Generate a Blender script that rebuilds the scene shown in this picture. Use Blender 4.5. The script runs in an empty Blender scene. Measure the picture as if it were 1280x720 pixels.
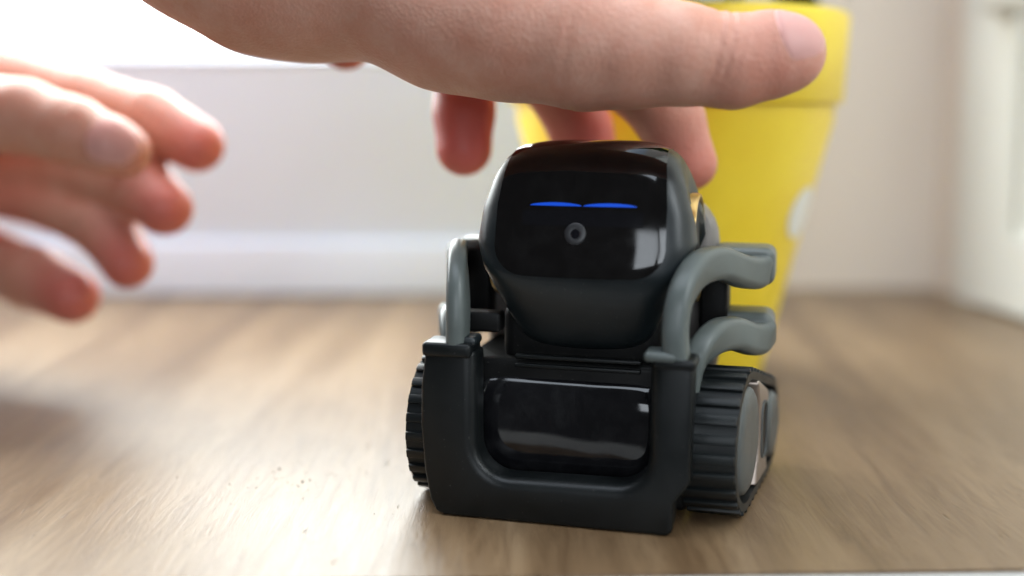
import bpy, bmesh, math, random
import numpy as np
from mathutils import Vector, Matrix

random.seed(7)
rng = np.random.default_rng(7)
R = math.radians
scene = bpy.context.scene
COL = scene.collection

# ------------------------------------------------------------------ camera, light, exposure
F_PX, H_CAM = 1422.0, 0.0892
TILT = math.atan(160 / F_PX)
cam_d = bpy.data.cameras.new("camera")
cam = bpy.data.objects.new("camera", cam_d)
COL.objects.link(cam)
cam.location = (0, 0, H_CAM)
cam.rotation_euler = (math.pi / 2 - TILT, 0, 0)
cam_d.sensor_width = 36.0
cam_d.lens = 36.0 * F_PX / 1280.0
cam_d.shift_y = -70.0 / 1280.0          # off-centre crop of the photograph
cam_d.clip_start, cam_d.clip_end = 0.01, 60.0
cam_d.dof.use_dof = True
cam_d.dof.focus_distance = 0.250
cam_d.dof.aperture_fstop = cam_d.lens / 10.2
cam_d.dof.aperture_blades = 0
scene.camera = cam

world = bpy.data.worlds.new("World")
scene.world = world
world.use_nodes = True
bg = world.node_tree.nodes["Background"]
bg.inputs[0].default_value = (0.93, 0.95, 1.0, 1)
bg.inputs[1].default_value = 0.05


def area(name, loc, target, sx, sy, power, color):
    d = bpy.data.lights.new(name, 'AREA')
    d.shape = 'RECTANGLE'
    d.size, d.size_y, d.energy, d.color = sx, sy, power, color
    o = bpy.data.objects.new(name, d)
    COL.objects.link(o)
    o.location = loc
    o.rotation_euler = (Vector(target) - Vector(loc)).to_track_quat('-Z', 'Y').to_euler()
    return o


area("side_window_light", (0.38, 0.07, 0.31), (0.05, 0.26, 0.08), 0.28, 0.38, 5.0, (0.88, 0.96, 1.0))
area("overhead_fill_light", (-0.30, 0.20, 1.45), (-0.10, 0.48, 0.05), 1.6, 0.9, 16.5, (0.80, 0.89, 1.0))  # unseen overhead fill, added to brighten the wall while sparing the robot's front
area("front_window_light", (-0.10, -0.62, 0.27), (0.05, 0.25, 0.06), 0.22, 0.34, 1.0, (0.86, 0.93, 1.0))
area("front_window_light", (0.12, -0.60, 0.27), (0.05, 0.25, 0.06), 0.14, 0.34, 0.75, (0.86, 0.93, 1.0))

scene.view_settings.view_transform = 'Standard'
scene.view_settings.look = 'None'
scene.view_settings.exposure = 0.55
scene.view_settings.gamma = 1.0
scene.render.engine = 'CYCLES'
scene.cycles.use_denoising = True
scene.cycles.max_bounces = 8

# ------------------------------------------------------------------ material helpers


def mat(name, color, rough=0.5, metal=0.0, spec=0.5, coat=0.0, coat_rough=0.05):
    m = bpy.data.materials.new(name)
    m.use_nodes = True
    b = m.node_tree.nodes["Principled BSDF"]
    b.inputs["Base Color"].default_value = (*color, 1)
    b.inputs["Roughness"].default_value = rough
    b.inputs["Metallic"].default_value = metal
    b.inputs["Specular IOR Level"].default_value = spec
    b.inputs["Coat Weight"].default_value = coat
    b.inputs["Coat Roughness"].default_value = coat_rough
    return m


class NT:
    def __init__(self, m):
        self.t = m.node_tree
        self.b = self.t.nodes.get("Principled BSDF")

    def n(self, typ, **kw):
        x = self.t.nodes.new(typ)
        for k, v in kw.items():
            if k.startswith("i_"):
                key = k[2:]
                x.inputs[int(key) if key.isdigit() else key.replace("_", " ")].default_value = v
            else:
                setattr(x, k, v)
        return x

    def l(self, a, b):
        self.t.links.new(a, b)

    def noise(self, vec, scale, detail=4, rough=0.55, dist=0.0):
        x = self.n("ShaderNodeTexNoise", i_Scale=scale, i_Detail=detail, i_Roughness=rough, i_Distortion=dist)
        if vec is not None:
            self.l(vec, x.inputs["Vector"])
        return x

    def ramp(self, fac, stops):
        x = self.n("ShaderNodeValToRGB")
        e = x.color_ramp.elements
        while len(e) < len(stops):
            e.new(0.5)
        for k, (p, c) in enumerate(stops):
            e[k].position = p
            e[k].color = (*c, 1) if len(c) == 3 else c
        self.l(fac, x.inputs[0])
        return x

    def mapr(self, fac, a, b, c, d):
        x = self.n("ShaderNodeMapRange", i_1=a, i_2=b, i_3=c, i_4=d)
        self.l(fac, x.inputs[0])
        return x

    def bump(self, h, strength, dist, prev=None):
        x = self.n("ShaderNodeBump", i_Strength=strength, i_Distance=dist)
        self.l(h, x.inputs["Height"])
        if prev is not None:
            self.l(prev.outputs[0], x.inputs["Normal"])
        self.l(x.outputs[0], self.b.inputs["Normal"])
        return x

    def objco(self):
        return self.n("ShaderNodeTexCoord").outputs["Object"]


def plastic(name, color, rough, grain=0.06, var=0.15, coat=0.0, spec=0.4):
    """moulded plastic: fine texture relief, uneven gloss, slight dust"""
    m = mat(name, color, rough, coat=coat, spec=spec)
    t = NT(m)
    co = t.objco()
    n1 = t.noise(co, 90, 5)
    c = t.ramp(n1.outputs[0], [(0.3, tuple(x * (1 - var) for x in color)), (0.75, tuple(min(1, x * (1 + var) + 0.002) for x in color))])
    t.l(c.outputs[0], t.b.inputs["Base Color"])
    sp = t.noise(co, 1500, 2, 0.5)             # specks of dust
    ms = t.mapr(sp.outputs[0], 0.70, 0.76, 0.0, 0.22)
    dm = t.n("ShaderNodeMix", data_type='RGBA')
    t.l(ms.outputs[0], dm.inputs[0])
    t.l(c.outputs[0], dm.inputs[6])
    dm.inputs[7].default_value = (0.22, 0.21, 0.20, 1)
    t.l(dm.outputs[2], t.b.inputs["Base Color"])
    r = t.mapr(n1.outputs[0], 0.3, 0.7, rough - 0.06, rough + 0.08)
    t.l(r.outputs[0], t.b.inputs["Roughness"])
    n2 = t.noise(co, 2600, 2)
    t.bump(n2.outputs[0], grain, 0.0002)
    return m


# dark and grey plastics of the robot
M_LIFT = plastic("charcoal_plastic", (0.0038, 0.0050, 0.0053), 0.40, spec=0.30)
M_SHELL = plastic("dark_grey_plastic", (0.0065, 0.0105, 0.0125), 0.38, spec=0.5)
M_ARM = plastic("grey_plastic", (0.098, 0.113, 0.108), 0.36)
M_BODY = plastic("black_plastic", (0.005, 0.005, 0.005), 0.45, spec=0.2)
M_RUBBER = plastic("tread_rubber", (0.0055, 0.0075, 0.008), 0.40, grain=0.12, spec=0.32)
M_HUB = plastic("hub_plastic", (0.072, 0.080, 0.080), 0.38)
M_PLATE = mat("champagne_metal", (0.34, 0.28, 0.24), 0.38, metal=0.7)
M_HULL = plastic("taupe_plastic", (0.17, 0.155, 0.145), 0.4)
M_GOLD = mat("gold_trim", (0.62, 0.42, 0.16), 0.28, metal=0.9)
M_SILVER = mat("silver_trim", (0.52, 0.52, 0.50), 0.30, metal=0.6)
M_EYE = mat("screen_blue", (0.0, 0.02, 0.1), 0.3)
_b = M_EYE.node_tree.nodes["Principled BSDF"]
_b.inputs["Emission Color"].default_value = (0.008, 0.085, 0.80, 1)
_b.inputs["Emission Strength"].default_value = 0.48
M_LENS = mat("lens_glass", (0.004, 0.004, 0.006), 0.08)
M_LENSRING = mat("lens_ring", (0.020, 0.020, 0.022), 0.4)


def gloss_black(name, color, rough, dust, wobble):
    m = mat(name, color, rough)
    t = NT(m)
    co = t.objco()
    n = t.noise(co, 140, 6, 0.65, 0.6)
    r = t.mapr(n.outputs[0], 0.45, 0.8, rough, rough + 0.10)
    t.l(r.outputs[0], t.b.inputs["Roughness"])
    d1 = t.noise(co, 60, 7, 0.7, 1.5)          # wiped dust and finger marks
    d2 = t.noise(co, 260, 3, 0.6)
    mu = t.n("ShaderNodeMath", operation='MULTIPLY')
    t.l(d1.outputs[0], mu.inputs[0])
    t.l(d2.outputs[0], mu.inputs[1])
    c = t.ramp(mu.outputs[0], [(0.20, color), (0.50, tuple(x + dust for x in color))])
    t.l(c.outputs[0], t.b.inputs["Base Color"])
    n2 = t.noise(co, 45, 2)
    t.bump(n2.outputs[0], wobble, 0.0006)
    return m


M_VISOR = gloss_black("visor_black", (0.0035, 0.0030, 0.0030), 0.05, 0.005, 0.10)
M_CHEST = gloss_black("chest_gloss", (0.005, 0.005, 0.006), 0.06, 0.010, 0.8)
M_DISPLAY = mat("display_glass", (0.0045, 0.0045, 0.006), 0.10)


def wall_paint(name, color):
    m = mat(name, color, 0.7, spec=0.3)
    t = NT(m)
    co = t.objco()
    n1 = t.noise(co, 3.0, 4)
    c = t.ramp(n1.outputs[0], [(0.3, tuple(x * 0.96 for x in color)), (0.7, color)])
    t.l(c.outputs[0], t.b.inputs["Base Color"])
    n = t.noise(co, 260, 3)
    t.bump(n.outputs[0], 0.25, 0.001)
    return m


M_WALL = wall_paint("white_wall_paint", (0.64, 0.755, 0.92))
M_WALL2 = wall_paint("greige_wall_paint", (0.76, 0.69, 0.62))
M_SKIRT = mat("white_gloss_paint", (0.66, 0.77, 0.93), 0.35)
M_DOOR = wall_paint("door_paint", (0.74, 0.73, 0.67))
M_FRAME = mat("window_frame_paint", (0.8, 0.8, 0.8), 0.3)
M_HANDLE = mat("brushed_metal", (0.66, 0.65, 0.60), 0.3, metal=0.7)


def wood():
    m = mat("oak_laminate", (0.4, 0.27, 0.16), 0.42)
    t = NT(m)
    co = t.objco()
    mp = t.n("ShaderNodeMapping")
    mp.inputs["Scale"].default_value = (1.0, 0.085, 1.0)
    t.l(co, mp.inputs[0])
    # broad tone
    a = t.noise(mp.outputs[0], 26, 5, 0.6, 1.1)
    ca = t.ramp(a.outputs[0], [(0.30, (0.112, 0.066, 0.033)), (0.50, (0.190, 0.122, 0.066)), (0.70, (0.275, 0.192, 0.115))])
    # fine fibres
    mp2 = t.n("ShaderNodeMapping")
    mp2.inputs["Scale"].default_value = (1.0, 0.10, 1.0)
    t.l(co, mp2.inputs[0])
    f = t.noise(mp2.outputs[0], 380, 8, 0.75, 0.9)
    cf = t.ramp(f.outputs[0], [(0.36, (0.58, 0.53, 0.48)), (0.56, (1, 1, 1))])
    mx = t.n("ShaderNodeMix", data_type='RGBA', blend_type='MULTIPLY')
    mx.inputs[0].default_value = 0.7
    t.l(ca.outputs[0], mx.inputs[6])
    t.l(cf.outputs[0], mx.inputs[7])
    # short dark pores
    mp3 = t.n("ShaderNodeMapping")
    mp3.inputs["Scale"].default_value = (1.0, 0.13, 1.0)
    t.l(co, mp3.inputs[0])
    p = t.noise(mp3.outputs[0], 620, 3, 0.6, 0.2)
    zone = t.noise(mp.outputs[0], 34, 2)
    zz = t.mapr(zone.outputs[0], 0.45, 0.6, 0.0, 1.0)
    pp = t.mapr(p.outputs[0], 0.66, 0.72, 0.0, 1.0)
    mu = t.n("ShaderNodeMath", operation='MULTIPLY')
    t.l(zz.outputs[0], mu.inputs[0])
    t.l(pp.outputs[0], mu.inputs[1])
    mx2 = t.n("ShaderNodeMix", data_type='RGBA')
    t.l(mu.outputs[0], mx2.inputs[0])
    t.l(mx.outputs[2], mx2.inputs[6])
    mx2.inputs[7].default_value = (0.11, 0.065, 0.03, 1)
    t.l(mx2.outputs[2], t.b.inputs["Base Color"])
    r = t.mapr(a.outputs[0], 0.3, 0.7, 0.28, 0.41)
    t.l(r.outputs[0], t.b.inputs["Roughness"])
    b1 = t.bump(f.outputs[0], 0.42, 0.0005)
    inv = t.n("ShaderNodeMath", operation='SUBTRACT')
    inv.inputs[0].default_value = 1.0
    t.l(mu.outputs[0], inv.inputs[1])
    t.bump(inv.outputs[0], 0.5, 0.0004, b1)
    return m


M_WOOD = wood()
M_EDGE = mat("pale_edging", (0.42, 0.41, 0.39), 0.6)


def pot_yellow():
    m = mat("yellow_glaze", (0.86, 0.56, 0.02), 0.42)
    t = NT(m)
    co = t.objco()
    n = t.noise(co, 30, 4)
    c = t.ramp(n.outputs[0], [(0.3, (0.84, 0.60, 0.02)), (0.7, (0.90, 0.69, 0.04))])
    t.l(c.outputs[0], t.b.inputs["Base Color"])
    n2 = t.noise(co, 500, 3)
    t.bump(n2.outputs[0], 0.15, 0.0006)
    return m


M_POT = pot_yellow()
M_DOT = mat("white_glaze", (0.80, 0.79, 0.74), 0.4)
M_CRUMB = mat("crumb_brown", (0.07, 0.048, 0.03), 0.9)
M_SOIL = plastic("potting_soil", (0.05, 0.032, 0.02), 0.9, grain=0.9)


def leaf_mat():
    m = mat("leaf_green", (0.05, 0.12, 0.03), 0.45)
    t = NT(m)
    i = t.n("ShaderNodeObjectInfo")
    c = t.ramp(i.outputs["Random"], [(0.0, (0.035, 0.085, 0.02)), (1.0, (0.10, 0.19, 0.05))])
    t.l(c.outputs[0], t.b.inputs["Base Color"])
    return m


M_LEAF = leaf_mat()
M_STEM = mat("stem_green", (0.07, 0.10, 0.03), 0.6)


def window_glow():
    m = bpy.data.materials.new("daylight_pane")
    m.use_nodes = True
    t = NT(m)
    b = t.b
    co = t.objco()
    n = t.noise(co, 16, 4, 0.6)
    c = t.ramp(n.outputs[0], [(0.36, (0.085, 0.095, 0.05)), (0.47, (0.92, 0.97, 0.95)), (0.75, (0.84, 0.92, 1.0))])
    b.inputs["Base Color"].default_value = (0.05, 0.05, 0.05, 1)
    b.inputs["Roughness"].default_value = 0.1
    t.l(c.outputs[0], b.inputs["Emission Color"])
    b.inputs["Emission Strength"].default_value = 11.0
    return m


M_PANE = window_glow()


def skin_mat(name, tone):
    m = mat(name, tone, 0.46, spec=0.45)
    t = NT(m)
    b = t.b
    co = t.objco()
    at = t.n("ShaderNodeAttribute", attribute_name="flush")
    n1 = t.noise(co, 95, 8, 0.68)
    c1 = t.ramp(n1.outputs[0], [(0.30, (tone[0] * 0.90, tone[1] * 0.74, tone[2] * 0.68)), (0.70, (min(1, tone[0] * 1.04), tone[1] * 1.08, tone[2] * 1.10))])
    mx = t.n("ShaderNodeMix", data_type='RGBA')
    t.l(at.outputs["Fac"], mx.inputs[0])
    t.l(c1.outputs[0], mx.inputs[6])
    mx.inputs[7].default_value = (tone[0] * 0.95, tone[1] * 0.36, tone[2] * 0.40, 1)  # natural redness plus red light through the fingers, put into the colour
    t.l(mx.outputs[2], b.inputs["Base Color"])
    b.inputs["Subsurface Weight"].default_value = 0.38
    b.inputs["Subsurface Radius"].default_value = (1.0, 0.34, 0.24)
    b.inputs["Subsurface Scale"].default_value = 0.0030
    v = t.n("ShaderNodeTexVoronoi", i_Scale=1300.0)
    t.l(co, v.inputs["Vector"])
    b1 = t.bump(v.outputs["Distance"], 0.30, 0.0004)
    n2 = t.noise(co, 420, 4, 0.7)
    t.bump(n2.outputs[0], 0.20, 0.0005, b1)
    return m


M_SKIN = skin_mat("skin", (0.58, 0.315, 0.235))
M_NAIL = mat("fingernail", (0.95, 0.60, 0.55), 0.34, spec=0.3)

# ------------------------------------------------------------------ object helpers


def link(name, me, m=None, parent=None, smooth=35, bevel_done=True):
    o = bpy.data.objects.new(name, me)
    COL.objects.link(o)
    if m is not None and not me.materials:
        me.materials.append(m)
    if parent is not None:
        o.parent = parent
    if smooth is not None:
        me.shade_smooth()
        if smooth < 180:
            me.set_sharp_from_angle(angle=R(smooth))
    return o


def from_bm(name, bm, m, parent=None, smooth=35):
    bmesh.ops.recalc_face_normals(bm, faces=bm.faces[:])
    me = bpy.data.meshes.new(name)
    bm.to_mesh(me)
    bm.free()
    return link(name, me, m, parent, smooth)


def thing(name, label, cat, loc=(0, 0, 0), rz=0.0, group=None):
    o = bpy.data.objects.new(name, None)
    COL.objects.link(o)
    o.location, o.rotation_euler = loc, (0, 0, rz)
    o.empty_display_size = 0.01
    o["label"], o["category"] = label, cat
    if group:
        o["group"] = group
    return o


def structure(o):
    o["kind"] = "structure"
    return o


def sharp_bevel(bm, w, seg=3, angle=28):
    es = [e for e in bm.edges if len(e.link_faces) == 2 and e.calc_face_angle(0) > R(angle)]
    if es:
        bmesh.ops.bevel(bm, geom=es, offset=w, segments=seg, profile=0.5, affect='EDGES', clamp_overlap=True)


def box_bm(x0, x1, y0, y1, z0, z1, bevel=0.0, seg=3):
    bm = bmesh.new()
    bmesh.ops.create_cube(bm, size=1.0)
    for v in bm.verts:
        v.co = Vector(((x0 + x1) / 2 + v.co.x * (x1 - x0), (y0 + y1) / 2 + v.co.y * (y1 - y0), (z0 + z1) / 2 + v.co.z * (z1 - z0)))
    if bevel:
        sharp_bevel(bm, bevel, seg)
    return bm


def prism_bm(pts, a0, a1, axis, bevel=0.0, seg=3, angle=28):
    """extrude a 2D outline: axis 'y' -> pts are (x, z); axis 'x' -> pts are (y, z)"""
    bm = bmesh.new()

    def P(p, a):
        return (p[0], a, p[1]) if axis == 'y' else (a, p[0], p[1])
    f = [bm.verts.new(P(p, a0)) for p in pts]
    b = [bm.verts.new(P(p, a1)) for p in pts]
    n = len(pts)
    bm.faces.new(f)
    bm.faces.new(b[::-1])
    for i in range(n):
        bm.faces.new((f[i], b[i], b[(i + 1) % n], f[(i + 1) % n]))
    bmesh.ops.recalc_face_normals(bm, faces=bm.faces[:])
    if bevel:
        sharp_bevel(bm, bevel, seg, angle)
    return bm


def loft_bm(rings, closed=True, cap=True):
    bm = bmesh.new()
    V = [[bm.verts.new(tuple(p)) for p in r] for r in rings]
    n = len(V[0])
    for a, b in zip(V[:-1], V[1:]):
        for i in range(n if closed else n - 1):
            bm.faces.new((a[i], a[(i + 1) % n], b[(i + 1) % n], b[i]))
    if cap and closed:
        bm.faces.new(V[0])
        bm.faces.new(V[-1][::-1])
    return bm


def spline(pts, per=8, closed=False):
    pts = [np.array(p, float) for p in pts]
    n = len(pts)
    out = []
    segs = n if closed else n - 1
    for i in range(segs):
        if closed:
            p0, p1, p2, p3 = pts[(i - 1) % n], pts[i], pts[(i + 1) % n], pts[(i + 2) % n]
        else:
            p1, p2 = pts[i], pts[i + 1]
            p0 = pts[i - 1] if i > 0 else 2 * p1 - p2
            p3 = pts[i + 2] if i + 2 < n else 2 * p2 - p1
        for k in range(per):
            t = k / per
            out.append(0.5 * ((2 * p1) + (p2 - p0) * t + (2 * p0 - 5 * p1 + 4 * p2 - p3) * t * t + (3 * p1 - p0 - 3 * p2 + p3) * t ** 3))
    if not closed:
        out.append(pts[-1])
    return out


def rrect(hw, hh, r, seg=5):
    out = []
    for cx, cy, a0 in ((hw - r, hh - r, 0), (-hw + r, hh - r, 90), (-hw + r, -hh + r, 180), (hw - r, -hh + r, 270)):
        for k in range(seg + 1):
            a = R(a0 + 90 * k / seg)
            out.append((cx + r * math.cos(a), cy + r * math.sin(a)))
    return out


def arc(cx, cz, r, a0, a1, n):
    return [(cx + r * math.cos(R(a0 + (a1 - a0) * k / n)), cz + r * math.sin(R(a0 + (a1 - a0) * k / n))) for k in range(n + 1)]


def sweep_bm(path, hw, hh, r, taper=None):
    rings = []
    n = len(path)
    for i, p in enumerate(path):
        T = Vector(path[min(i + 1, n - 1)]) - Vector(path[max(i - 1, 0)])
        T.normalize()
        N = Vector((1, 0, 0)) - T * T.x
        N.normalize()
        Hh = T.cross(N)
        s = taper[i] if taper else 1.0
        rings.append([Vector(p) + N * a * s + Hh * b * s for a, b in rrect(hw, hh, r)])
    return loft_bm(rings)


def lathe_bm(prof, n=64, axis='z', c=(0, 0, 0), cap=False):
    rings = []
    for r, h in prof:
        ring = []
        for k in range(n):
            a = 2 * math.pi * k / n
            if axis == 'z':
                ring.append((c[0] + r * math.cos(a), c[1] + r * math.sin(a), c[2] + h))
            elif axis == 'x':
                ring.append((c[0] + h, c[1] + r * math.cos(a), c[2] + r * math.sin(a)))
            else:
                ring.append((c[0] + r * math.cos(a), c[1] + h, c[2] + r * math.sin(a)))
        rings.append(ring)
    return loft_bm(rings, cap=cap)


def mm(bm):
    bmesh.ops.scale(bm, vec=(0.001,) * 3, verts=bm.verts[:])
    return bm


# ------------------------------------------------------------------ the setting (metres)
def board(name, x0, x1, y0, y1, z0, z1, m, bevel=0.0):
    return structure(from_bm(name, box_bm(x0, x1, y0, y1, z0, z1, bevel), m))


# wooden top: its near edge runs very slightly askew to the picture
bm = bmesh.new()
near = [(-1.6, 0.1549), (1.6, 0.2607)]
top = [bm.verts.new((near[0][0], near[0][1], 0)), bm.verts.new((near[1][0], near[1][1], 0)), bm.verts.new((1.6, 0.8, 0)), bm.verts.new((-1.6, 0.8, 0))]
bot = [bm.verts.new((v.co.x, v.co.y, -0.03)) for v in top]
bm.faces.new(top)
bm.faces.new(bot[::-1])
for i in range(4):
    bm.faces.new((top[i], bot[i], bot[(i + 1) % 4], top[(i + 1) % 4]))
structure(from_bm("wooden_floor", bm, M_WOOD, None, 20))
bm = bmesh.new()
e = [(-1.6, 0.1547), (1.6, 0.2605), (1.6, 0.2425), (-1.6, 0.1367)]
top = [bm.verts.new((x, y, -0.0006)) for x, y in e]
bot = [bm.verts.new((x, y, -0.03)) for x, y in e]
bm.faces.new(top)
bm.faces.new(bot[::-1])
for i in range(4):
    bm.faces.new((top[i], bot[i], bot[(i + 1) % 4], top[(i + 1) % 4]))
structure(from_bm("floor_edging", bm, M_EDGE, None, 20))

# window wall on the left with its opening, and the further wall on the right
WY, SILL = 0.53, 0.1110
WX0, WX1, WTOP = -0.80, 0.05, 0.80
board("wall_left", -1.1, 0.095, WY, WY + 0.07, -0.02, SILL - 0.003, M_WALL)
board("wall_left_pier", WX1, 0.095, WY, WY + 0.07, SILL - 0.003, 1.0, M_WALL)
board("wall_left_end", -1.1, WX0, WY, WY + 0.07, SILL - 0.003, 1.0, M_WALL)
board("wall_left_lintel", WX0, WX1, WY, WY + 0.07, WTOP, 1.0, M_WALL)
board("wall_right", 0.095, 0.30, 0.549, 0.62, -0.02, 1.0, M_WALL2)
bm = prism_bm([(WY - 0.0005, 0.001), (WY - 0.0045, 0.001), (WY - 0.0045, 0.0215), (WY - 0.0035, 0.0245), (WY - 0.0005, 0.026)], -1.1, 0.095, 'x')
structure(from_bm("skirting_board", bm, M_SKIRT))
# side wall running towards the camera on the right
d = Vector((0.0084, -0.077, 0))
d.normalize()
side0 = Vector((0.2060, 0.549, 0))
nrm = Vector((-d.y, d.x, 0))       # points away from the room (to +x)
if nrm.x < 0:
    nrm = -nrm


def side_slab(bm, s0, s1, off0, off1, z0, z1):
    ps = [side0 + d * s0 - nrm * off0, side0 + d * s1 - nrm * off0, side0 + d * s1 - nrm * off1, side0 + d * s0 - nrm * off1]
    lo = [bm.verts.new((p.x, p.y, z0)) for p in ps]
    hi = [bm.verts.new((p.x, p.y, z1)) for p in ps]
    bm.faces.new(lo)
    bm.faces.new(hi[::-1])
    for i in range(4):
        bm.faces.new((lo[i], lo[(i + 1) % 4], hi[(i + 1) % 4], hi[i]))
    return bm


structure(from_bm("wall_side", side_slab(bmesh.new(), -0.05, 0.50, -0.04, 0.0, -0.02, 1.0), M_WALL2))

# white door in the side wall
door = thing("door", "white panelled door with a pale metal handle in the wall at the right", "door", (side0.x + d.x * 0.25, side0.y + d.y * 0.25, 0))


def to_parent(o, p):
    o.parent = p
    o.matrix_parent_inverse = Matrix.Translation(-Vector(p.location))
    return o


bm = side_slab(bmesh.new(), 0.028, 0.048, 0.0, 0.005, 0.0005, 0.9)
to_parent(from_bm("door_frame", bm, M_DOOR), door)
bm = side_slab(bmesh.new(), 0.0495, 0.42, 0.0, 0.002, 0.002, 0.9)
to_parent(from_bm("door_leaf", bm, M_DOOR), door)
for (s0, s1, z0, z1) in ((0.0495, 0.075, 0.002, 0.9), (0.075, 0.42, 0.002, 0.034), (0.075, 0.42, 0.30, 0.34)):
    bm = side_slab(bmesh.new(), s0, s1, 0.0021, 0.006, z0, z1)
    to_parent(from_bm("rail" if s1 > 0.3 else "stile", bm, M_DOOR), door)
hp = side0 + d * 0.066 - nrm * 0.006
hz = 0.1305
path = spline([Vector((hp.x, hp.y, hz)), Vector((hp.x, hp.y, hz)) - nrm * 0.007, Vector((hp.x, hp.y, hz)) - nrm * 0.0105 + d * 0.006, Vector((hp.x, hp.y, hz)) - nrm * 0.0105 + d * 0.045], 5)
to_parent(from_bm("handle", sweep_bm(path, 0.0036, 0.0036, 0.003), M_HANDLE), door)
bm = lathe_bm([(0.0005, 0), (0.007, 0), (0.007, 0.003), (0.0005, 0.003)], 24, 'x')
o = from_bm("handle_rose", bm, M_HANDLE)
o.location = hp + Vector((-0.0035, 0, hz))
to_parent(o, door)

# window above the left wall
win = thing("window", "bright overexposed window above the white wall at upper left", "window", ((WX0 + WX1) / 2, WY, SILL))
to_parent(from_bm("sill", box_bm(WX0 - 0.02, WX1, WY - 0.001, WY + 0.07, SILL - 0.003, SILL, 0.002), M_SKIRT), win)
to_parent(from_bm("pane", box_bm(WX0 + 0.02, WX1 - 0.02, WY + 0.045, WY + 0.048, SILL + 0.006, WTOP - 0.02), M_PANE), win)
for (x0, x1, z0, z1) in ((WX0, WX0 + 0.02, SILL + 0.005, WTOP), (WX1 - 0.02, WX1, SILL + 0.005, WTOP), (WX0, WX1, SILL, SILL + 0.005), (WX0 + 0.02, WX1 - 0.02, WTOP - 0.02, WTOP)):
    to_parent(from_bm("frame", box_bm(x0, x1, WY + 0.04, WY + 0.06, z0, z1, 0.002), M_FRAME), win)

# ------------------------------------------------------------------ yellow pot and its plant
PX, PY = 0.0523, 0.372
pot = thing("flower_pot", "yellow flower pot with a thick rim and a white dot behind the toy robot", "pot", (PX, PY, 0))
prof = [(0.0, 0.0005), (0.0285, 0.0005), (0.0300, 0.002), (0.0304, 0.005), (0.0505, 0.084), (0.0508, 0.0891), (0.046, 0.0893)]
prof[0] = (0.0005, 0.0005)
pot_body = from_bm("pot_wall", lathe_bm(prof, 96), M_POT, pot, 50)
prof = [(0.046, 0.0892), (0.0524, 0.0892), (0.0532, 0.0900), (0.0545, 0.1158), (0.0541, 0.1167), (0.0530, 0.1174), (0.0510, 0.1170), (0.0502, 0.1155), (0.0490, 0.100)]
from_bm("rim", lathe_bm(prof, 96), M_POT, pot, 50)
bm = lathe_bm([(0.0005, 0.114), (0.02, 0.1145), (0.040, 0.113), (0.0497, 0.112)], 48)
for v in bm.verts:
    v.co.z += random.uniform(-0.0012, 0.0012)
from_bm("soil", bm, M_SOIL, pot, 60)
# painted dot, a curved patch following the wall of the pot
bm = bmesh.new()


def pot_r(z):
    return 0.0304 + (0.0505 - 0.0304) * (z - 0.005) / 0.079


rings = []
for k in range(9):
    rr = 0.0082 * k / 8
    ring = []
    for q in range(32):
        a = 2 * math.pi * q / 32
        z = 0.0560 + 1.0 * rr * math.sin(a)
        ang = R(57) + rr * math.cos(a) / pot_r(z)
        r_ = pot_r(z) + 0.0004
        ring.append((r_ * math.sin(ang), -r_ * math.cos(ang), z))
    rings.append(ring)
rings[0] = [tuple(np.array(rings[0][0]) + 1e-5 * np.array((0, math.cos(2 * math.pi * q / 32), math.sin(2 * math.pi * q / 32)))) for q in range(32)]
from_bm("dot", loft_bm(rings, cap=False), M_DOT, pot, 60)

plant = thing("potted_plant", "leafy green plant growing in the yellow pot", "plant", (PX, PY, 0.1155))
bm = bmesh.new()
for k in range(9):
    a = k * 2.4
    r0 = 0.006 * k ** 0.5
    p0 = Vector((r0 * math.cos(a), r0 * math.sin(a), -0.002))
    p1 = Vector((2.6 * r0 * math.cos(a), 2.6 * r0 * math.sin(a), 0.05 + 0.004 * (k % 4)))
    pts = spline([p0, (p0 + p1) / 2 + Vector((0.002, 0, 0)), p1], 4)
    s = sweep_bm(pts, 0.0013, 0.0013, 0.0012)
    me = bpy.data.meshes.new("tmp")
    s.to_mesh(me)
    s.free()
    bm.from_mesh(me)
    bpy.data.meshes.remove(me)
from_bm("stem", bm, M_STEM, plant)
# one leaf mesh shared by every leaf
L, Wd = 0.028, 0.010
verts, faces = [], []
for i in range(7):
    t = i / 6
    w = Wd * math.sin(math.pi * min(1, 0.06 + 0.94 * t)) ** 0.8 * (1 - 0.25 * t)
    z = 0.008 * math.sin(t * 2.2) - 0.010 * t * t
    for s in (-1, 0, 1):
        verts.append((L * t, s * w, z + abs(s) * 0.0022))
for i in range(6):
    for j in range(2):
        a = i * 3 + j
        faces.append((a, a + 1, a + 4, a + 3))
leaf_me = bpy.data.meshes.new("leaf")
leaf_me.from_pydata(verts, [], faces)
leaf_me.materials.append(M_LEAF)
leaf_me.shade_smooth()
for k in range(130):
    o = bpy.data.objects.new("leaf", leaf_me)
    COL.objects.link(o)
    o.parent = plant
    a = k * 2.39996
    tier = k / 130
    rr = 0.008 + 0.029 * (1 - tier) * random.uniform(0.7, 1.1)
    o.location = (rr * math.cos(a), rr * math.sin(a), 0.006 + 0.055 * tier + random.uniform(-0.003, 0.004))
    o.rotation_euler = (random.uniform(-0.4, 0.4), random.uniform(-0.5, 0.35) - 0.5 * tier, a + random.uniform(-0.6, 0.6))
    s = random.uniform(0.7, 1.05)
    o.scale = (s, s, s)

# ------------------------------------------------------------------ the toy robot (millimetres, local: x right, y away, z up)
PSI = R(15)
robot = thing("toy_robot", "small black toy robot with glowing blue eyes, grey lift arms and rubber treads", "toy robot", (0.0102, 0.2328, 0), -PSI)


SPLAY = 0.125


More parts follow.
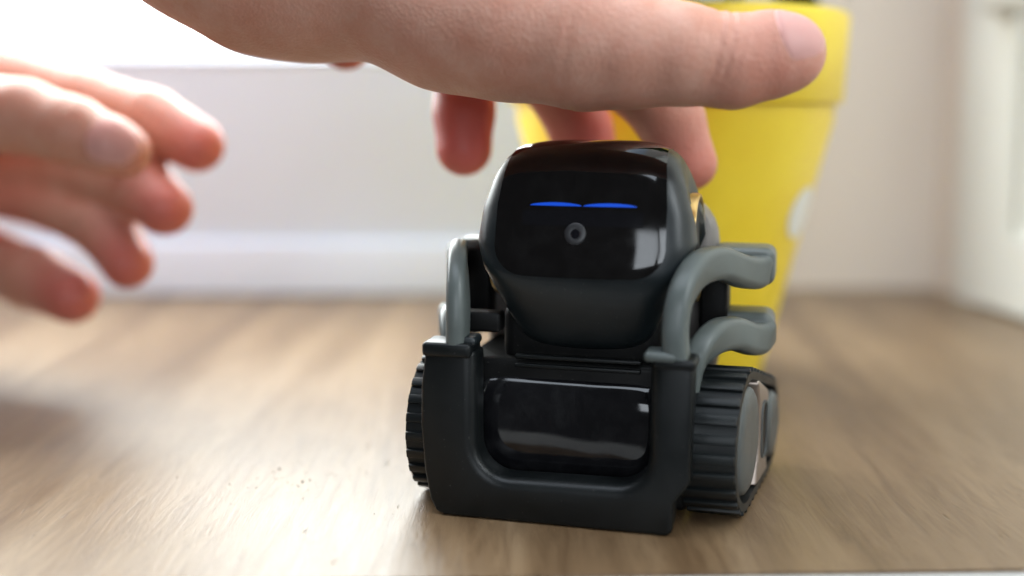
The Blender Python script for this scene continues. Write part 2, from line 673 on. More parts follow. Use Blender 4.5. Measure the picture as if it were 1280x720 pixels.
def splay(bm):
    """the tread unit on the +x side stands slightly toed out"""
    for v in bm.verts:
        v.co.x += SPLAY * (v.co.y - 12) if v.co.x > 0 else 1.0
    return bm


def part(name, bm, m, parent=None, smooth=35):
    return from_bm(name, mm(bm), m, parent or robot, smooth)


# lift: the U-shaped fork in front
inner_r = arc(11.6, 16.8, 7.0, 0, -90, 8)
inner_l = arc(-11.6, 16.6, 7.2, -90, -180, 8)
U = [(-30.0, 36.6), (-31.0, 29), (-31.2, 20), (-30.4, 10), (-29.2, 3.6), (-27.8, 0.9), (-26.0, 0.15), (22.6, 0.15), (23.6, 0.9), (23.9, 7.2), (27.3, 12.0), (27.4, 36.6), (18.6, 36.6)] \
    + [(18.6, 16.8)] + inner_r[1:] + inner_l[:-1] + [(-18.8, 16.6), (-18.8, 36.6)]
bm = prism_bm(U, 0.0, 7.5, 'y')
inner = set()
for e in bm.edges:
    m_ = (e.verts[0].co + e.verts[1].co) / 2
    if abs(m_.y) < 1e-6 and -19 < m_.x < 18.8 and 9.0 < m_.z < 36.4 and abs(e.calc_face_angle(0)) > 0.5:
        inner.add(e)
bmesh.ops.bevel(bm, geom=list(inner), offset=2.6, segments=6, profile=0.5, affect='EDGES', clamp_overlap=True)
sharp_bevel(bm, 0.9, 3, 42)
lift = part("lift", bm, M_LIFT)
part("cap", box_bm(-30.6, -19.6, -0.7, 7.8, 35.2, 38.4, 0.9), M_LIFT, lift)
part("cap", box_bm(19.2, 28.0, -0.5, 7.8, 35.4, 37.6, 0.8), M_LIFT, lift)
part("pivot", box_bm(17.3, 24.0, -0.8, 6.0, 36.8, 39.0, 1.0, 4), M_ARM, lift)
part("pivot", box_bm(-24.5, -19.0, 1.0, 7.0, 37.5, 39.6, 0.9, 4), M_SHELL, lift)


# arms: two bars on each side, bent down to the lift in front and flaring out to a knuckle behind
UP = [(23.6, 3.2, 37.5), (23.4, 3.2, 44), (24.2, 5.0, 50.0), (26.6, 10.5, 54.4), (30.3, 19, 55.0), (34.8, 28, 52.2), (37.8, 34, 51.2), (39.4, 38, 52.4)]
LO = [(25.2, 12.0, 29), (25.8, 12.0, 33), (27.4, 13.0, 36.6), (30.2, 17, 39.2), (33.4, 24, 38.8), (37.0, 31, 36.4), (38.9, 35, 36.0), (40.0, 38, 37.0)]


def mirror(bm):
    for v in bm.verts:
        v.co.x = -v.co.x
    bmesh.ops.reverse_faces(bm, faces=bm.faces[:])
    return bm


for side in (1, -1):
    for path, zt in ((UP, 56.6), (LO, 41.6)):
        f = 1.0 if side > 0 else 0.72
        if side < 0 and zt < 50:
            path = [(p[0] + 2.6, p[1], p[2]) for p in path]
        path = [(23.5 + f * (p[0] - 23.5), p[1], p[2]) for p in path]
        b = sweep_bm([tuple(p) for p in spline(path, 7)], 2.6 if side > 0 else 2.1, 3.7, 1.9)
        k = box_bm(27.5, 41.9 if side > 0 else 35.5, 34.5, 47, zt - 8.8, zt, 2.4, 5)
        if side < 0:
            mirror(b)
            mirror(k)
        a = part("arm", b, M_ARM, None, 50)
        part("knuckle", k, M_ARM, a)
    # black link between the two bars
    b = box_bm(25.0, 31.5, 34, 44, 34, 55, 1.0)
    part("link", b if side > 0 else mirror(b), M_BODY)


# head: a rounded block whose outline tapers to the chin
HC = np.array((25.0, 60.0))
HPROF = spline([(33, 37.5), (20, 35.2), (13.6, 36.8), (8.8, 43.5), (5.6, 51.0), (5.4, 56.0), (7.2, 64.0), (9.7, 71.0), (13.2, 76.6), (18.0, 79.6), (24, 80.6), (30, 79.8), (38, 75.0), (43.5, 65), (43.5, 54), (40, 44)], 8, True)
HX = 2.2


def head_w(z):
    return float(np.interp(z, [36, 44, 52, 59, 68, 75, 82], [16.6, 19.4, 22.6, 24.1, 23.5, 22.2, 20.6]))


def head_pt(u, p, off=0.0):
    k = (1 - abs(u) ** 6.5) ** (1 / 6.5)
    k *= 0.955 + 0.06 * (1 - u * u)
    q = HC + (p - HC) * (k + off / np.linalg.norm(p - HC))
    z = q[1]
    w = head_w(p[1])
    return (HX + u * w, q[0], z)


us = [math.sin(x) for x in np.linspace(-math.pi / 2, math.pi / 2, 49)]
us = [max(-0.9985, min(0.9985, u)) for u in us]
rings = [[head_pt(u, p) for p in HPROF] for u in us]
head = part("head", loft_bm(rings), M_SHELL, None, 60)
# visor: glossy black face wrapping over the brow, with rounded lower corners
i0 = min(range(len(HPROF)), key=lambda i: abs(HPROF[i][1] - 52.8) + (0 if HPROF[i][0] < 15 else 99))
i1 = min(range(len(HPROF)), key=lambda i: abs(HPROF[i][0] - 30) + (0 if HPROF[i][1] > 70 else 99))
vp = HPROF[i0:i1 + 1]
# resample finely
vp = spline(vp, 3)
rows = []
arcl = [0.0]
for a, b in zip(vp[:-1], vp[1:]):
    arcl.append(arcl[-1] + float(np.linalg.norm(b - a)))
RC = 5.0
rows_u = []
for p, s in zip(vp, arcl):
    edge = float(np.interp(p[1], [52, 60, 70, 79, 82], [0.765, 0.765, 0.785, 0.81, 0.81]))
    if s < RC:
        edge -= (RC - math.sqrt(max(0.0, RC ** 2 - (RC - s) ** 2))) / 21.0
    rows_u.append(edge)
NV = 44
rings = []
for p, e_ in zip(vp, rows_u):
    rings.append([head_pt(-e_ + 2 * e_ * j / NV, p, 0.35) for j in range(NV + 1)])
bm = loft_bm(rings, closed=False)
bmesh.ops.recalc_face_normals(bm, faces=bm.faces[:])
f0 = min(bm.faces, key=lambda f: f.calc_center_median().y)
if f0.normal.y > 0:
    bmesh.ops.reverse_faces(bm, faces=bm.faces[:])
res = bmesh.ops.extrude_face_region(bm, geom=bm.faces[:])
nv = [g for g in res['geom'] if isinstance(g, bmesh.types.BMVert)]
for v in nv:
    c = Vector((HX, HC[0], HC[1]))
    dv = v.co - c
    dv.x *= 0.3
    dv.normalize()
    v.co -= dv * 0.8
visor = part("visor", bm, M_VISOR, head, 50)
FRONT = [(p[1], p[0]) for p in vp if p[1] < 79]
FRONT.sort()


def face_pt(x, z, off):
    """point on the visor at (x, z), off mm in front of it"""
    u = (x - HX) / head_w(z)
    k = (1 - abs(u) ** 6.5) ** (1 / 6.5) * (0.955 + 0.06 * (1 - u * u))
    zp = 60 + (z - 60) / k
    y = np.interp(zp, [f[0] for f in FRONT], [f[1] for f in FRONT])
    y = 25 + (y - 25) * (k + 0.35 / 19)
    return (x, float(y) - off, z)


def face_patch(name, pts, m, off=0.12, thick=0.35):
    bm = bmesh.new()
    f = [bm.verts.new(face_pt(x, z, off)) for x, z in pts]
    b = [bm.verts.new(Vector(face_pt(x, z, off)) + Vector((0, thick, 0))) for x, z in pts]
    bm.faces.new(f)
    n = len(pts)
    for i in range(n):
        bm.faces.new((f[i], b[i], b[(i + 1) % n], f[(i + 1) % n]))
    return part(name, bm, m, visor)


bm = bmesh.new()
rows = []
for k in range(27):
    x = -10.2 + 26.0 * k / 26
    rows.append([bm.verts.new(face_pt(x, z, o_)) for z, o_ in [(63.6, -0.2)] + [(63.6 + 10.8 * q / 8, 0.06) for q in range(9)] + [(74.4, -0.2)]])
for a, b in zip(rows[:-1], rows[1:]):
    for j in range(10):
        bm.faces.new((a[j], a[j + 1], b[j + 1], b[j]))
part("display", bm, M_DISPLAY, visor)
for x0, x1 in ((-8.6, 2.6), (3.0, 14.3)):
    bm = bmesh.new()
    rows = []
    for k in range(21):
        x = x0 + (x1 - x0) * k / 20
        top_ = 67.8 + 0.62 * math.sin(math.pi * k / 20) ** 0.6
        rows.append([bm.verts.new(face_pt(x, z, o_)) for z, o_ in ((67.7, -0.2), (67.7, 0.16), ((67.7 + top_) / 2, 0.16), (top_, 0.16), (top_, -0.2))])
    for a, b in zip(rows[:-1], rows[1:]):
        for j in range(4):
            bm.faces.new((a[j], a[j + 1], b[j + 1], b[j]))
    part("eye", bm, M_EYE, visor)
# camera lens under the eyes
cx, cz = 1.6, 62.0
bm = bmesh.new()
ra = [face_pt(cx + 2.3 * math.cos(a), cz + 2.3 * math.sin(a), 0.1) for a in np.linspace(0, 2 * math.pi, 33)[:-1]]
rb = [face_pt(cx + 1.9 * math.cos(a), cz + 1.9 * math.sin(a), 0.35) for a in np.linspace(0, 2 * math.pi, 33)[:-1]]
rc = [face_pt(cx + 1.0 * math.cos(a), cz + 1.0 * math.sin(a), 0.2) for a in np.linspace(0, 2 * math.pi, 33)[:-1]]
bm = loft_bm([ra, rb, rc], cap=False)
ring = part("camera_ring", bm, M_LENSRING, visor, 60)
face_patch("camera_lens", [(cx + 1.0 * math.cos(a), cz + 1.0 * math.sin(a)) for a in np.linspace(0, 2 * math.pi, 25)[:-1]], M_LENS, 0.22)

# ear caps on both sides of the head
for side in (1, -1):
    def ear(bm):
        if side < 0:
            mirror(bm)
        for v in bm.verts:
            v.co.x += HX
        return bm
    e1 = part("ear", ear(lathe_bm([(0.05, 23.0), (9.5, 22.6), (11.0, 22.2), (11.2, 14.0)], 48, 'x', (0, 29.0, 57.0))), M_BODY, head, 50)
    part("ear_ring", ear(lathe_bm([(11.25, 19.0), (11.25, 22.9), (11.6, 23.3), (12.1, 23.2), (12.4, 22.6), (12.4, 18.0)], 48, 'x', (0, 29.0, 57.0))), M_GOLD, e1, 50)
# body: chassis, rear hull, chest
part("chassis", box_bm(-25.3, 25.3, 12.5, 56, 1.2, 33, 1.5, 4), M_BODY)
part("neck", box_bm(-17, 19, 15, 48, 31, 45, 3.0, 4), M_BODY)
rings = []
for y, hw, z0, z1 in ((38.5, 25.5, 30, 67), (40, 27.5, 26, 69.0), (45, 28.6, 20, 69.0), (52, 28.4, 16, 65), (58, 26.5, 15, 58), (61, 22, 18, 50)):
    rings.append([(x, y, z) for x, z in [((z0 + z1) / 2 * 0 + a, (z0 + z1) / 2 + b) for a, b in rrect(hw, (z1 - z0) / 2, 12, 7)]])
part("rear_hull", loft_bm(rings), M_HULL, None, 45)
for side in (1, -1):
    part("cross_bar", box_bm(20, 26, 9, 14, 33.5, 36.5, 0.8) if side > 0 else box_bm(-27, -16, 10, 15, 39.0, 43.5, 0.8), M_BODY)

# chest: glossy bumper panel inside the fork
CC = np.array((16.0, 18.5))
CPROF = spline([(16, 4.0), (11.6, 5.6), (9.6, 9.5), (9.2, 17.0), (9.6, 23.5), (10.7, 26.6), (13.2, 29.2), (18, 30.0), (22, 24), (22, 10)], 7, True)
rings = []
for u in us:
    k = (1 - abs(u) ** 9) ** (1 / 9)
    rings.append([(-1.0 + 20.6 * u, *(CC + (p - CC) * k)) for p in CPROF])
chest = part("chest_panel", loft_bm(rings), M_CHEST, None, 60)
for zz in (31.2, 33.2):
    part("seam_bar", box_bm(-13.0, 15.0, 11.6, 13.4, zz, zz + 0.9, 0.3), M_LIFT, chest)

# treads
FC, FR = (19.0, 16.2), 14.6
RCN, RRd = (48.0, 12.4), 10.2


def belt_loop(off, step=None):
    """outline of the belt around the two wheels at a distance off, as points with outward normals"""
    r1, r2 = FR + off, RRd + off
    dx, dz = RCN[0] - FC[0], RCN[1] - FC[1]
    D = math.hypot(dx, dz)
    base = math.atan2(dz, dx)
    al = math.acos((r1 - r2) / D)
    pts = []
    a_top, a_bot = base + al, base - al
    for k in range(41):      # round the front wheel, from top through the front to the bottom
        a = a_top + (2 * math.pi - 2 * al) * k / 40
        pts.append((FC[0] + r1 * math.cos(a), FC[1] + r1 * math.sin(a), a))
    b0 = (RCN[0] + r2 * math.cos(a_bot), RCN[1] + r2 * math.sin(a_bot))
    p0 = pts[-1]
    for k in range(1, 10):
        t = k / 10
        pts.append((p0[0] + (b0[0] - p0[0]) * t, p0[1] + (b0[1] - p0[1]) * t, a_bot))
    for k in range(25):
        a = a_bot + 2 * al * k / 24
        pts.append((RCN[0] + r2 * math.cos(a), RCN[1] + r2 * math.sin(a), a))
    t0, p0 = pts[0], pts[-1]
    for k in range(1, 10):
        t = k / 10
        pts.append((p0[0] + (t0[0] - p0[0]) * t, p0[1] + (t0[1] - p0[1]) * t, a_top))
    return pts


bm_l = box_bm(-1.05, 1.05, -0.5, 0.9, -5.7, 5.7, 0.35, 2)     # one rubber lug: along, out, across
mm(bm_l)
lug_me = bpy.data.meshes.new("lug")
bmesh.ops.recalc_face_normals(bm_l, faces=bm_l.faces[:])
bm_l.to_mesh(lug_me)
bm_l.free()
lug_me.materials.append(M_RUBBER)
lug_me.shade_smooth()
lug_me.set_sharp_from_angle(angle=R(35))
for side in (1, -1):
    x0, x1 = 25.4, 37.0
    lo, li = belt_loop(0.6), belt_loop(-1.2)
    n = len(lo)
    bm = bmesh.new()
    V = []
    for (a, b) in zip(lo, li):
        V.append([bm.verts.new((x0, a[0], a[1])), bm.verts.new((x1, a[0], a[1])), bm.verts.new((x1 - 0.0, b[0], b[1])), bm.verts.new((x0, b[0], b[1]))])
    for i in range(n):
        p, q = V[i], V[(i + 1) % n]
        for j in range(4):
            bm.faces.new((p[j], p[(j + 1) % 4], q[(j + 1) % 4], q[j]))
    sharp_bevel(bm, 0.35, 2, 60)
    if side < 0:
        mirror(bm)
    tread = part("tread", splay(bm), M_RUBBER, None, 40)
    # lugs at an even pitch around the belt
    pts = lo + [lo[0]]
    acc = [0.0]
    for a, b in zip(pts[:-1], pts[1:]):
        acc.append(acc[-1] + math.hypot(b[0] - a[0], b[1] - a[1]))
    NL = 35
    for k in range(NL):
        s = acc[-1] * k / NL
        i = max(j for j in range(len(acc) - 1) if acc[j] <= s + 1e-9)
        t = (s - acc[i]) / max(1e-9, acc[i + 1] - acc[i])
        a, b = pts[i], pts[i + 1]
        y, z = a[0] + (b[0] - a[0]) * t, a[1] + (b[1] - a[1]) * t
        ty, tz = b[0] - a[0], b[1] - a[1]
        l_ = math.hypot(ty, tz)
        ty, tz = ty / l_, tz / l_
        ny, nz = tz, -ty
        cy, cz2 = y - 33, z - 15
        if ny * cy + nz * cz2 < 0:
            ny, nz = -ny, -nz
        o = bpy.data.objects.new("lug", lug_me)
        COL.objects.link(o)
        o.parent = tread
        X, Y = Vector((0, ty, tz)), Vector((0, ny, nz))
        Z = X.cross(Y)
        o.matrix_local = Matrix((
            (X.x, Y.x, Z.x, (side * (x0 + x1) / 2 + (SPLAY * (y - 12) if side > 0 else 1.0)) * 0.001),
            (X.y, Y.y, Z.y, y * 0.001),
            (X.z, Y.z, Z.z, z * 0.001),
            (0, 0, 0, 1)))
    # wheels and side plate

    def sd(bm):
        return splay(bm if side > 0 else mirror(bm))
    part("wheel", sd(lathe_bm([(0.05, 37.4), (7.5, 37.5), (10.6, 37.2), (11.6, 36.6), (11.9, 35.6), (11.9, 28)], 48, 'x', (0, FC[0], FC[1]))), M_HUB, None, 50)
    part("wheel", sd(lathe_bm([(0.05, 37.5), (5.0, 38.0), (7.0, 37.6), (7.9, 36.8), (8.0, 28)], 48, 'x', (0, RCN[0], RCN[1]))), M_HUB, None, 50)
    outer = [(27.5, 3.4), (42, 3.2), (40.0, 7), (39.2, 12.4), (40.0, 17.5), (42, 21.4), (41.0, 22.6), (28.6, 27.6), (28.0, 26.6), (30.4, 22), (31.3, 16), (30.2, 9.5)]
    plate = part("side_plate", sd(prism_bm(outer, 30, 37.3, 'x', 0.5)), M_PLATE)
    slot = [(35.4 + a, 14.5 + b) for a, b in rrect(3.5, 6.8, 3.3, 6)]
    # raised lip around a dark slot
    i2 = [(35.4 + a, 14.5 + b) for a, b in rrect(3.0, 6.3, 2.9, 6)]
    rg = [[(x, p[0], p[1]) for p in pp] for x, pp in ((37.2, slot), (37.7, slot), (37.7, i2), (37.35, i2))]
    part("slot_lip", sd(loft_bm(rg, cap=False)), M_HUB, plate)
    part("slot", sd(prism_bm(i2, 36.0, 37.36, 'x')), M_BODY, plate)

# ------------------------------------------------------------------ hands: smooth-blended round cones, meshed with surface nets
TH = TILT


def hp3(u, v, y):
    """sight line through photo point (u, v) met at distance y: used to lay out the joints (mm)"""
    a, b = (u - 640) / F_PX, (290 - v) / F_PX
    ry, rz = math.cos(TH) + math.sin(TH) * b, -math.sin(TH) + math.cos(TH) * b
    t = y / ry
    return np.array((a * t * 1000, y * 1000, (H_CAM + rz * t) * 1000))


def cone_sdf(P, a, b, ra, rb):
    """distance to a round cone between a and b (approximate taper)"""
    ba = b - a
    L2 = float(ba @ ba)
    t = np.clip(((P - a) @ ba) / L2, 0, 1)
    dd = P - a - t[..., None] * ba
    return np.sqrt((dd * dd).sum(-1)) - (ra + (rb - ra) * t)


def smin(a, b, k):
    h = np.clip(0.5 + 0.5 * (b - a) / k, 0, 1)
    return b + (a - b) * h - k * h * (1 - h)


def surface_nets(lo, hi, h, fn):
    nx, ny, nz = [int(math.ceil((hi[i] - lo[i]) / h)) + 1 for i in range(3)]
    xs = lo[0] + h * np.arange(nx)
    ys = lo[1] + h * np.arange(ny)
    zs = lo[2] + h * np.arange(nz)
    V = fn(xs, ys, zs)
    ins = V < 0
    cnt = np.zeros((nx - 1, ny - 1, nz - 1), int)
    corners = [(i, j, k) for i in (0, 1) for j in (0, 1) for k in (0, 1)]
    for i, j, k in corners:
        cnt += ins[i:nx - 1 + i, j:ny - 1 + j, k:nz - 1 + k]
    cells = np.argwhere((cnt > 0) & (cnt < 8))
    idx = -np.ones((nx - 1, ny - 1, nz - 1), int)
    idx[tuple(cells.T)] = np.arange(len(cells))
    pos = np.zeros((len(cells), 3))
    num = np.zeros(len(cells))
    for c0 in corners:
        for ax in range(3):
            if c0[ax] == 1:
                continue
            c1 = list(c0)
            c1[ax] = 1
            v0 = V[tuple((cells + c0).T)]
            v1 = V[tuple((cells + c1).T)]
            m_ = (v0 < 0) != (v1 < 0)
            t = np.where(m_, v0 / np.where(np.abs(v0 - v1) < 1e-9, 1, v0 - v1), 0)
            p = np.tile(np.array(c0, float), (len(cells), 1))
            p[:, ax] += t
            pos += np.where(m_[:, None], p, 0)
            num += m_
    pos = (pos / num[:, None] + cells) * h + np.array(lo)
    quads = []
    for ax in range(3):
        sl0 = [slice(None)] * 3
        sl1 = [slice(None)] * 3
        sl0[ax] = slice(0, -1)
        sl1[ax] = slice(1, None)
        a, b = ins[tuple(sl0)], ins[tuple(sl1)]
        e_ = np.argwhere(a != b)
        o1, o2 = [q for q in range(3) if q != ax]
        ok = (e_[:, o1] > 0) & (e_[:, o2] > 0) & (e_[:, o1] < [nx, ny, nz][o1] - 1) & (e_[:, o2] < [nx, ny, nz][o2] - 1)
        e_ = e_[ok]
        flip = a[tuple(e_.T)]
        d1 = np.zeros(3, int)
        d2 = np.zeros(3, int)
        d1[o1], d2[o2] = 1, 1
        q = [idx[tuple((e_ - s1 * d1 - s2 * d2).T)] for s1, s2 in ((1, 1), (0, 1), (0, 0), (1, 0))]
        Q = np.stack(q, 1)
        if ax == 1:
            flip = ~flip
        Q = np.where(flip[:, None], Q, Q[:, ::-1])
        quads.append(Q)
    return pos, np.concatenate(quads)


class Hand:
    def __init__(self):
        self.groups = []       # each: (list of (a, b, ra, rb), k inside)
        self.creases = []      # (a, dirvec, l0, width, depth, side vector)
        self.flush = []        # (point, radius, amount) of skin redness and painted backlit red

    def chain(self, pts, k=3.0, join=5.0):
        self.groups.append(([(pts[i][0], pts[i + 1][0], pts[i][1], pts[i + 1][1]) for i in range(len(pts) - 1)], k, join))

    def eval_pts(self, P):
        d_ = np.full(P.shape[:-1], 1e3)
        for segs, k, join in self.groups:
            g = np.full(P.shape[:-1], 1e3)
            for a, b, ra, rb in segs:
                g = smin(g, cone_sdf(P, a, b, ra, rb), k)
            d_ = smin(d_, g, join)
        for c, ax, l0, w, dep, sd_, rad in self.creases:
            q = P - c
            l = q @ ax
            rr = q - l[..., None] * ax
            rl = np.sqrt((rr * rr).sum(-1)) + 1e-6
            cosf = (rr @ sd_) / rl
            near_ = np.exp(-np.clip(np.maximum(0, rl - rad) / 3, 0, 20) ** 2)
            l = l + 1.4 * (1 - cosf)  # bow the crease
            d_ = d_ + dep * np.exp(-((l - l0) / w) ** 2) * np.clip((cosf - 0.05) / 0.6, 0, 1) * near_
        return d_

    def mesh(self, name, h):
        A = np.array([p for s, _, _ in self.groups for q in s for p in (q[0] - q[2], q[0] + q[2], q[1] - q[3], q[1] + q[3])])
        lo, hi = A.min(0) - 3, A.max(0) + 3

        def fn(xs, ys, zs):
            out = np.empty((len(xs), len(ys), len(zs)))
            Yg, Zg = np.meshgrid(ys, zs, indexing='ij')
            # process in blocks, skipping empty ones with a coarse test
            bs = 14
            for i in range(0, len(xs), bs):
                for j in range(0, len(ys), bs):
                    for k in range(0, len(zs), bs):
                        X, Y, Z = np.meshgrid(xs[i:i + bs], ys[j:j + bs], zs[k:k + bs], indexing='ij')
                        P = np.stack((X, Y, Z), -1)
                        c = P.reshape(-1, 3).mean(0)
                        dc = float(self.eval_pts(c[None, :])[0])
                        if abs(dc) > bs * h * 1.05 + 4:
                            out[i:i + bs, j:j + bs, k:k + bs] = dc
                        else:
                            out[i:i + bs, j:j + bs, k:k + bs] = self.eval_pts(P)
            return out
        pos, quads = surface_nets(lo, hi, h, fn)
        me = bpy.data.meshes.new(name)
        me.from_pydata((pos * 0.001).tolist(), [], quads.tolist())
        fl = np.zeros(len(pos))
        for p, r_, am in self.flush:
            q = pos - p
            fl = np.maximum(fl, am * np.exp(-((q * q).sum(-1)) / r_ ** 2))
        at = me.attributes.new("flush", 'FLOAT', 'POINT')
        at.data.foreach_set("value", fl.astype(np.float32))
        return me

    def nail(self, tip, axis, face, r_guess, l0, l1, half, name, parent, m):
        """curved nail plate lying on the fingertip"""
        axis = axis / np.linalg.norm(axis)
        face = face - (face @ axis) * axis
        face = face / np.linalg.norm(face)
        side_ = np.cross(axis, face)
        nl, na = 14, 14
        g = []
        for i in range(nl + 1):
            s = i / nl
            row = []
            w = half * (1 - 0.9 * max(0, (s - 0.72) / 0.28) ** 2.6) * (1 - 0.55 * max(0, (0.3 - s) / 0.3) ** 2)
            for j in range(na + 1):
                f = -1 + 2 * j / na
                ph = f * w
                dirv = math.cos(ph) * face + math.sin(ph) * side_
                base = tip + axis * (l0 + (l1 - l0) * s)
                # march inwards to the skin
                lo_, hi_ = 0.0, r_guess * 2.2
                for _ in range(26):
                    mid = (lo_ + hi_) / 2
                    if self.eval_pts((base + dirv * mid)[None, :])[0] < 0:
                        lo_ = mid
                    else:
                        hi_ = mid
                out_ = 0.28 - 0.40 * abs(f) ** 4 - 0.35 * max(0, (0.12 - s) / 0.12)
                row.append(base + dirv * (lo_ + out_ + 0.25 * max(0, s - 0.8)))
            g.append(row)
        bm = bmesh.new()
        V = [[bm.verts.new(tuple(p * 0.001)) for p in r_] for r_ in g]
        for a, b in zip(V[:-1], V[1:]):
            for j in range(na):
                bm.faces.new((a[j], a[j + 1], b[j + 1], b[j]))
        bmesh.ops.solidify(bm, geom=bm.faces[:], thickness=0.0003)
        return from_bm(name, bm, m, parent, 60)


# hand reaching over the robot: thumb towards the camera, fingers hanging behind the head
A = Hand()
y_t = 0.236
thumb = [(hp3(986, 66, y_t), 7.5), (hp3(965, 68, y_t), 8.6), (hp3(915, 76, y_t), 9.45), (hp3(850, 68, y_t + .001), 10.2), (hp3(790, 62, y_t + .004), 12.0), (hp3(735, 52, y_t + .008), 14.4), (hp3(640, 29, y_t + .014), 16.6), (hp3(560, 10, y_t + .02), 16.4)]
A.chain(thumb, 2.5, 5)
heel = [(hp3(560, 10, 0.256), 16.4), (hp3(470, -34, 0.262), 17.0), (hp3(390, -34, 0.268), 18.6), (hp3(325, -48, 0.272), 19.8), (hp3(240, -96, 0.276), 19.5), (hp3(120, -160, 0.28), 19.5), (hp3(-120, -275, 0.285), 22), (hp3(-420, -420, 0.29), 26), (hp3(-860, -620, 0.30), 31)]
A.chain(heel, 8, 9)
# back of the hand: wrist to knuckles
kn = {'index': hp3(705, 20, 0.268), 'middle': hp3(660, -30, 0.284), 'ring': hp3(585, -40, 0.300), 'pinky': hp3(500, -40, 0.312)}
wr = [hp3(270, -90, 0.272), hp3(265, -95, 0.280), hp3(255, -95, 0.288), hp3(250, -90, 0.294)]
for w_, (k_, p_) in zip(wr, kn.items()):
    A.chain([(w_, 16.5), (p_, {'index': 12.5, 'middle': 12.0, 'ring': 11.0, 'pinky': 10.5}[k_])], 3, 12)
A.chain([(wr[3], 17), (hp3(-120, -235, 0.30), 22), (hp3(-420, -370, 0.305), 26)], 3, 12)
A.chain([(kn['index'], 11.5), (hp3(792, 92, 0.280), 9.4), (hp3(838, 150, 0.285), 8.2), (hp3(862, 204, 0.285), 6.9)], 2.5, 4)
A.chain([(kn['middle'], 11.0), (hp3(690, 92, 0.300), 9.2), (hp3(726, 162, 0.306), 8.2), (hp3(742, 205, 0.304), 7.2)], 2.5, 4)
A.chain([(kn['ring'], 10.5), (hp3(583, 70, 0.309), 8.6), (hp3(580, 140, 0.306), 7.9), (hp3(580, 185, 0.304), 7.5)], 2.5, 4)
A.chain([(kn['pinky'], 10.0), (hp3(462, 5, 0.330), 8.4), (hp3(440, 40, 0.326), 7.4), (hp3(432, 56, 0.316), 7.0)], 2.5, 4)
ax = thumb[2][0] - thumb[3][0]
ax /= np.linalg.norm(ax)
sd_ = np.array((0.0, -0.8, 0.6))
for l0, w, dep in ((-3.4, 0.6, 0.55), (-1.2, 0.55, 0.75), (0.9, 0.55, 0.55), (2.8, 0.5, 0.35), (-6.0, 0.5, 0.22)):
    A.creases.append((thumb[2][0], ax, l0, w, dep, sd_, 9.5))
axm = thumb[5][0] - thumb[6][0]
axm /= np.linalg.norm(axm)
for l0, w, dep in ((0.5, 0.8, 0.28), (-2.6, 0.8, 0.10)):
    A.creases.append((thumb[5][0], axm, l0, w, dep, np.array((0.0, -0.75, -0.66)), 15))
for p_, r_, am in ((hp3(980, 75, y_t), 14, 0.35), (hp3(866, 210, 0.283), 18, 0.5), (hp3(735, 170, 0.304), 24, 0.85), (hp3(580, 180, 0.304), 30, 1.0), (hp3(580, 110, 0.305), 24, 0.9), (hp3(432, 60, 0.316), 16, 0.8), (hp3(690, 110, 0.30), 16, 0.7)):
    A.flush.append((p_, r_, am))  # red tips; the backlit red of the hanging fingers is painted in
me = A.mesh("hand", 0.85)
handA = link("hand", me, M_SKIN, None, 180)
handA["label"] = "hand reaching over the toy robot with its thumb stretched out"
handA["category"] = "hand"
A.nail(thumb[0][0], thumb[0][0] - thumb[2][0], np.array((0.0, -0.80, 0.62)), 7.5, -3.6, 7.2, R(54), "thumb_nail", handA, M_NAIL)

# hand at the left with half-curled fingers
B = Hand()
tb = [(hp3(157, 190, 0.326), 7.2), (hp3(140, 184, 0.326), 8.4), (hp3(90, 164, 0.328), 9.8), (hp3(30, 146, 0.332), 10.6), (hp3(-60, 140, 0.338), 13.0), (hp3(-180, 160, 0.345), 16)]
B.chain(tb, 2.5, 3)
B.chain([(hp3(-190, 105, 0.372), 12), (hp3(-30, 92, 0.366), 10.8), (hp3(110, 128, 0.358), 9.9), (hp3(190, 150, 0.352), 9.4), (hp3(246, 181, 0.348), 8.4)], 2.5, 3)
B.chain([(hp3(-190, 170, 0.385), 12), (hp3(-20, 196, 0.382), 11.0), (hp3(110, 216, 0.364), 10.2), (hp3(178, 234, 0.350), 9.6), (hp3(206, 260, 0.343), 8.5)], 2.5, 2.5)
B.chain([(hp3(-190, 230, 0.39), 12), (hp3(-20, 228, 0.386), 10.6), (hp3(70, 250, 0.370), 10.0), (hp3(132, 284, 0.356), 9.3), (hp3(160, 329, 0.348), 7.9)], 2.5, 2.5)
B.chain([(hp3(-190, 290, 0.39), 11), (hp3(-40, 314, 0.384), 11.0), (hp3(40, 347, 0.366), 10.2), (hp3(90, 370, 0.356), 8.8)], 2.5, 2.5)
for q0, q1 in ((105, 0.372), (170, 0.385), (230, 0.39), (290, 0.39)):
    B.chain([(hp3(-190, q0, q1), 13), (hp3(-480, 190 + (q0 - 190) * 0.45, 0.39), 17)], 3, 12)
B.chain([(tb[-1][0], 16), (hp3(-480, 180, 0.385), 18)], 3, 12)
B.chain([(hp3(-480, 190, 0.39), 24), (hp3(-900, 190, 0.41), 27), (hp3(-1450, 170, 0.43), 33)], 3, 12)


def crease(H, i, chain, l0, w, dep, sdv, rad):
    a = chain[i][0]
    axv = chain[i - 1][0] - chain[i + 1][0]
    axv = axv / np.linalg.norm(axv)
    H.creases.append((a, axv, l0, w, dep, sdv, rad))


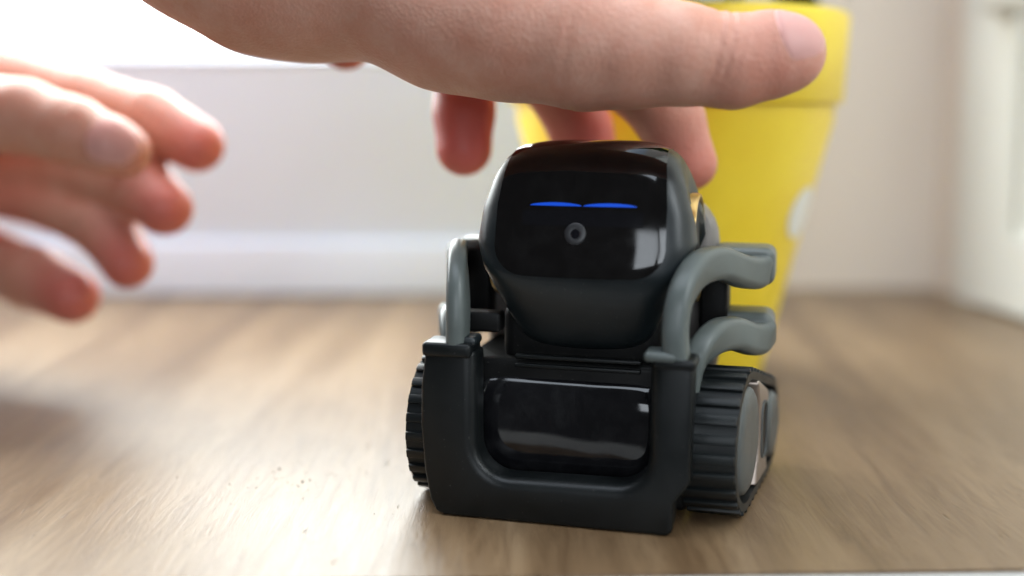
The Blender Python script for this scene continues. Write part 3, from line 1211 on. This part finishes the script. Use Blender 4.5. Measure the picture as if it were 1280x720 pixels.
crease(B, 2, tb, 0, 0.8, 0.5, np.array((0, -0.6, 0.8)), 10)
ix = [s for s in B.groups[1][0]]
pc = hp3(196, 150, 0.352)
ad = hp3(246, 181, 0.348) - hp3(150, 138, 0.355)
ad /= np.linalg.norm(ad)
for l0 in (-1.0, 1.4):
    B.creases.append((pc, ad, l0, 1.0, 0.8, np.array((0.0, -1.0, -0.1)), 10))
B.creases.append((hp3(112, 128, 0.358), (lambda v: v / np.linalg.norm(v))(hp3(190, 150, 0.352) - hp3(-30, 92, 0.366)), 0.0, 1.0, 0.7, np.array((0.0, -1.0, -0.1)), 10))
for c_, b_, a_ in (((168, 226), (200, 252), 0.352), ((118, 272), (150, 305), 0.358), ((52, 354), (90, 371), 0.364)):
    v_ = hp3(*b_, a_) - hp3(*c_, a_)
    B.creases.append((hp3(*c_, a_), v_ / np.linalg.norm(v_), 0.0, 0.9, 0.7, np.array((0.0, -1.0, 0.1)), 10))
for p_, r_, am in ((hp3(262, 195, 0.345), 16, 0.8), (hp3(215, 268, 0.340), 15, 0.85), (hp3(160, 335, 0.345), 15, 0.85), (hp3(95, 372, 0.352), 16, 0.85), (hp3(40, 240, 0.38), 22, 0.6), (hp3(-20, 310, 0.385), 24, 0.6), (hp3(170, 200, 0.32), 10, 0.3)):
    B.flush.append((p_, r_, am))  # red tips, with translucent glow and reddish shading at finger bases painted in
me = B.mesh("hand", 1.0)
handB = link("hand", me, M_SKIN, None, 180)
handB["label"] = "blurred hand at the left with half-curled fingers held above the wooden floor"
handB["category"] = "hand"
B.nail(tb[0][0], tb[0][0] - tb[2][0], np.array((0.1, -0.86, 0.35)), 7.5, -8.5, 5.8, R(52), "thumb_nail", handB, M_NAIL)

# a few crumbs of dirt on the wood
bm = bmesh.new()
for (x, y, s) in [(-0.0572, 0.2712, 0.34), (-0.0580, 0.2685, 0.2), (-0.0497, 0.2615, 0.3), (-0.0482, 0.2630, 0.2)] + [(-0.053 + random.gauss(0, 0.011), 0.264 + random.gauss(0, 0.009), random.uniform(0.06, 0.17)) for _ in range(34)]:
    t = bmesh.ops.create_icosphere(bm, subdivisions=1, radius=s * 0.001)
    for v in t['verts']:
        v.co = Vector((v.co.x * random.uniform(.7, 1.4), v.co.y * random.uniform(.7, 1.4), v.co.z * 0.7)) + Vector((x, y, s * 0.0006))
o = from_bm("crumbs", bm, M_CRUMB)
o["kind"] = "stuff"
o["label"] = "tiny dark crumbs scattered on the pale wood"
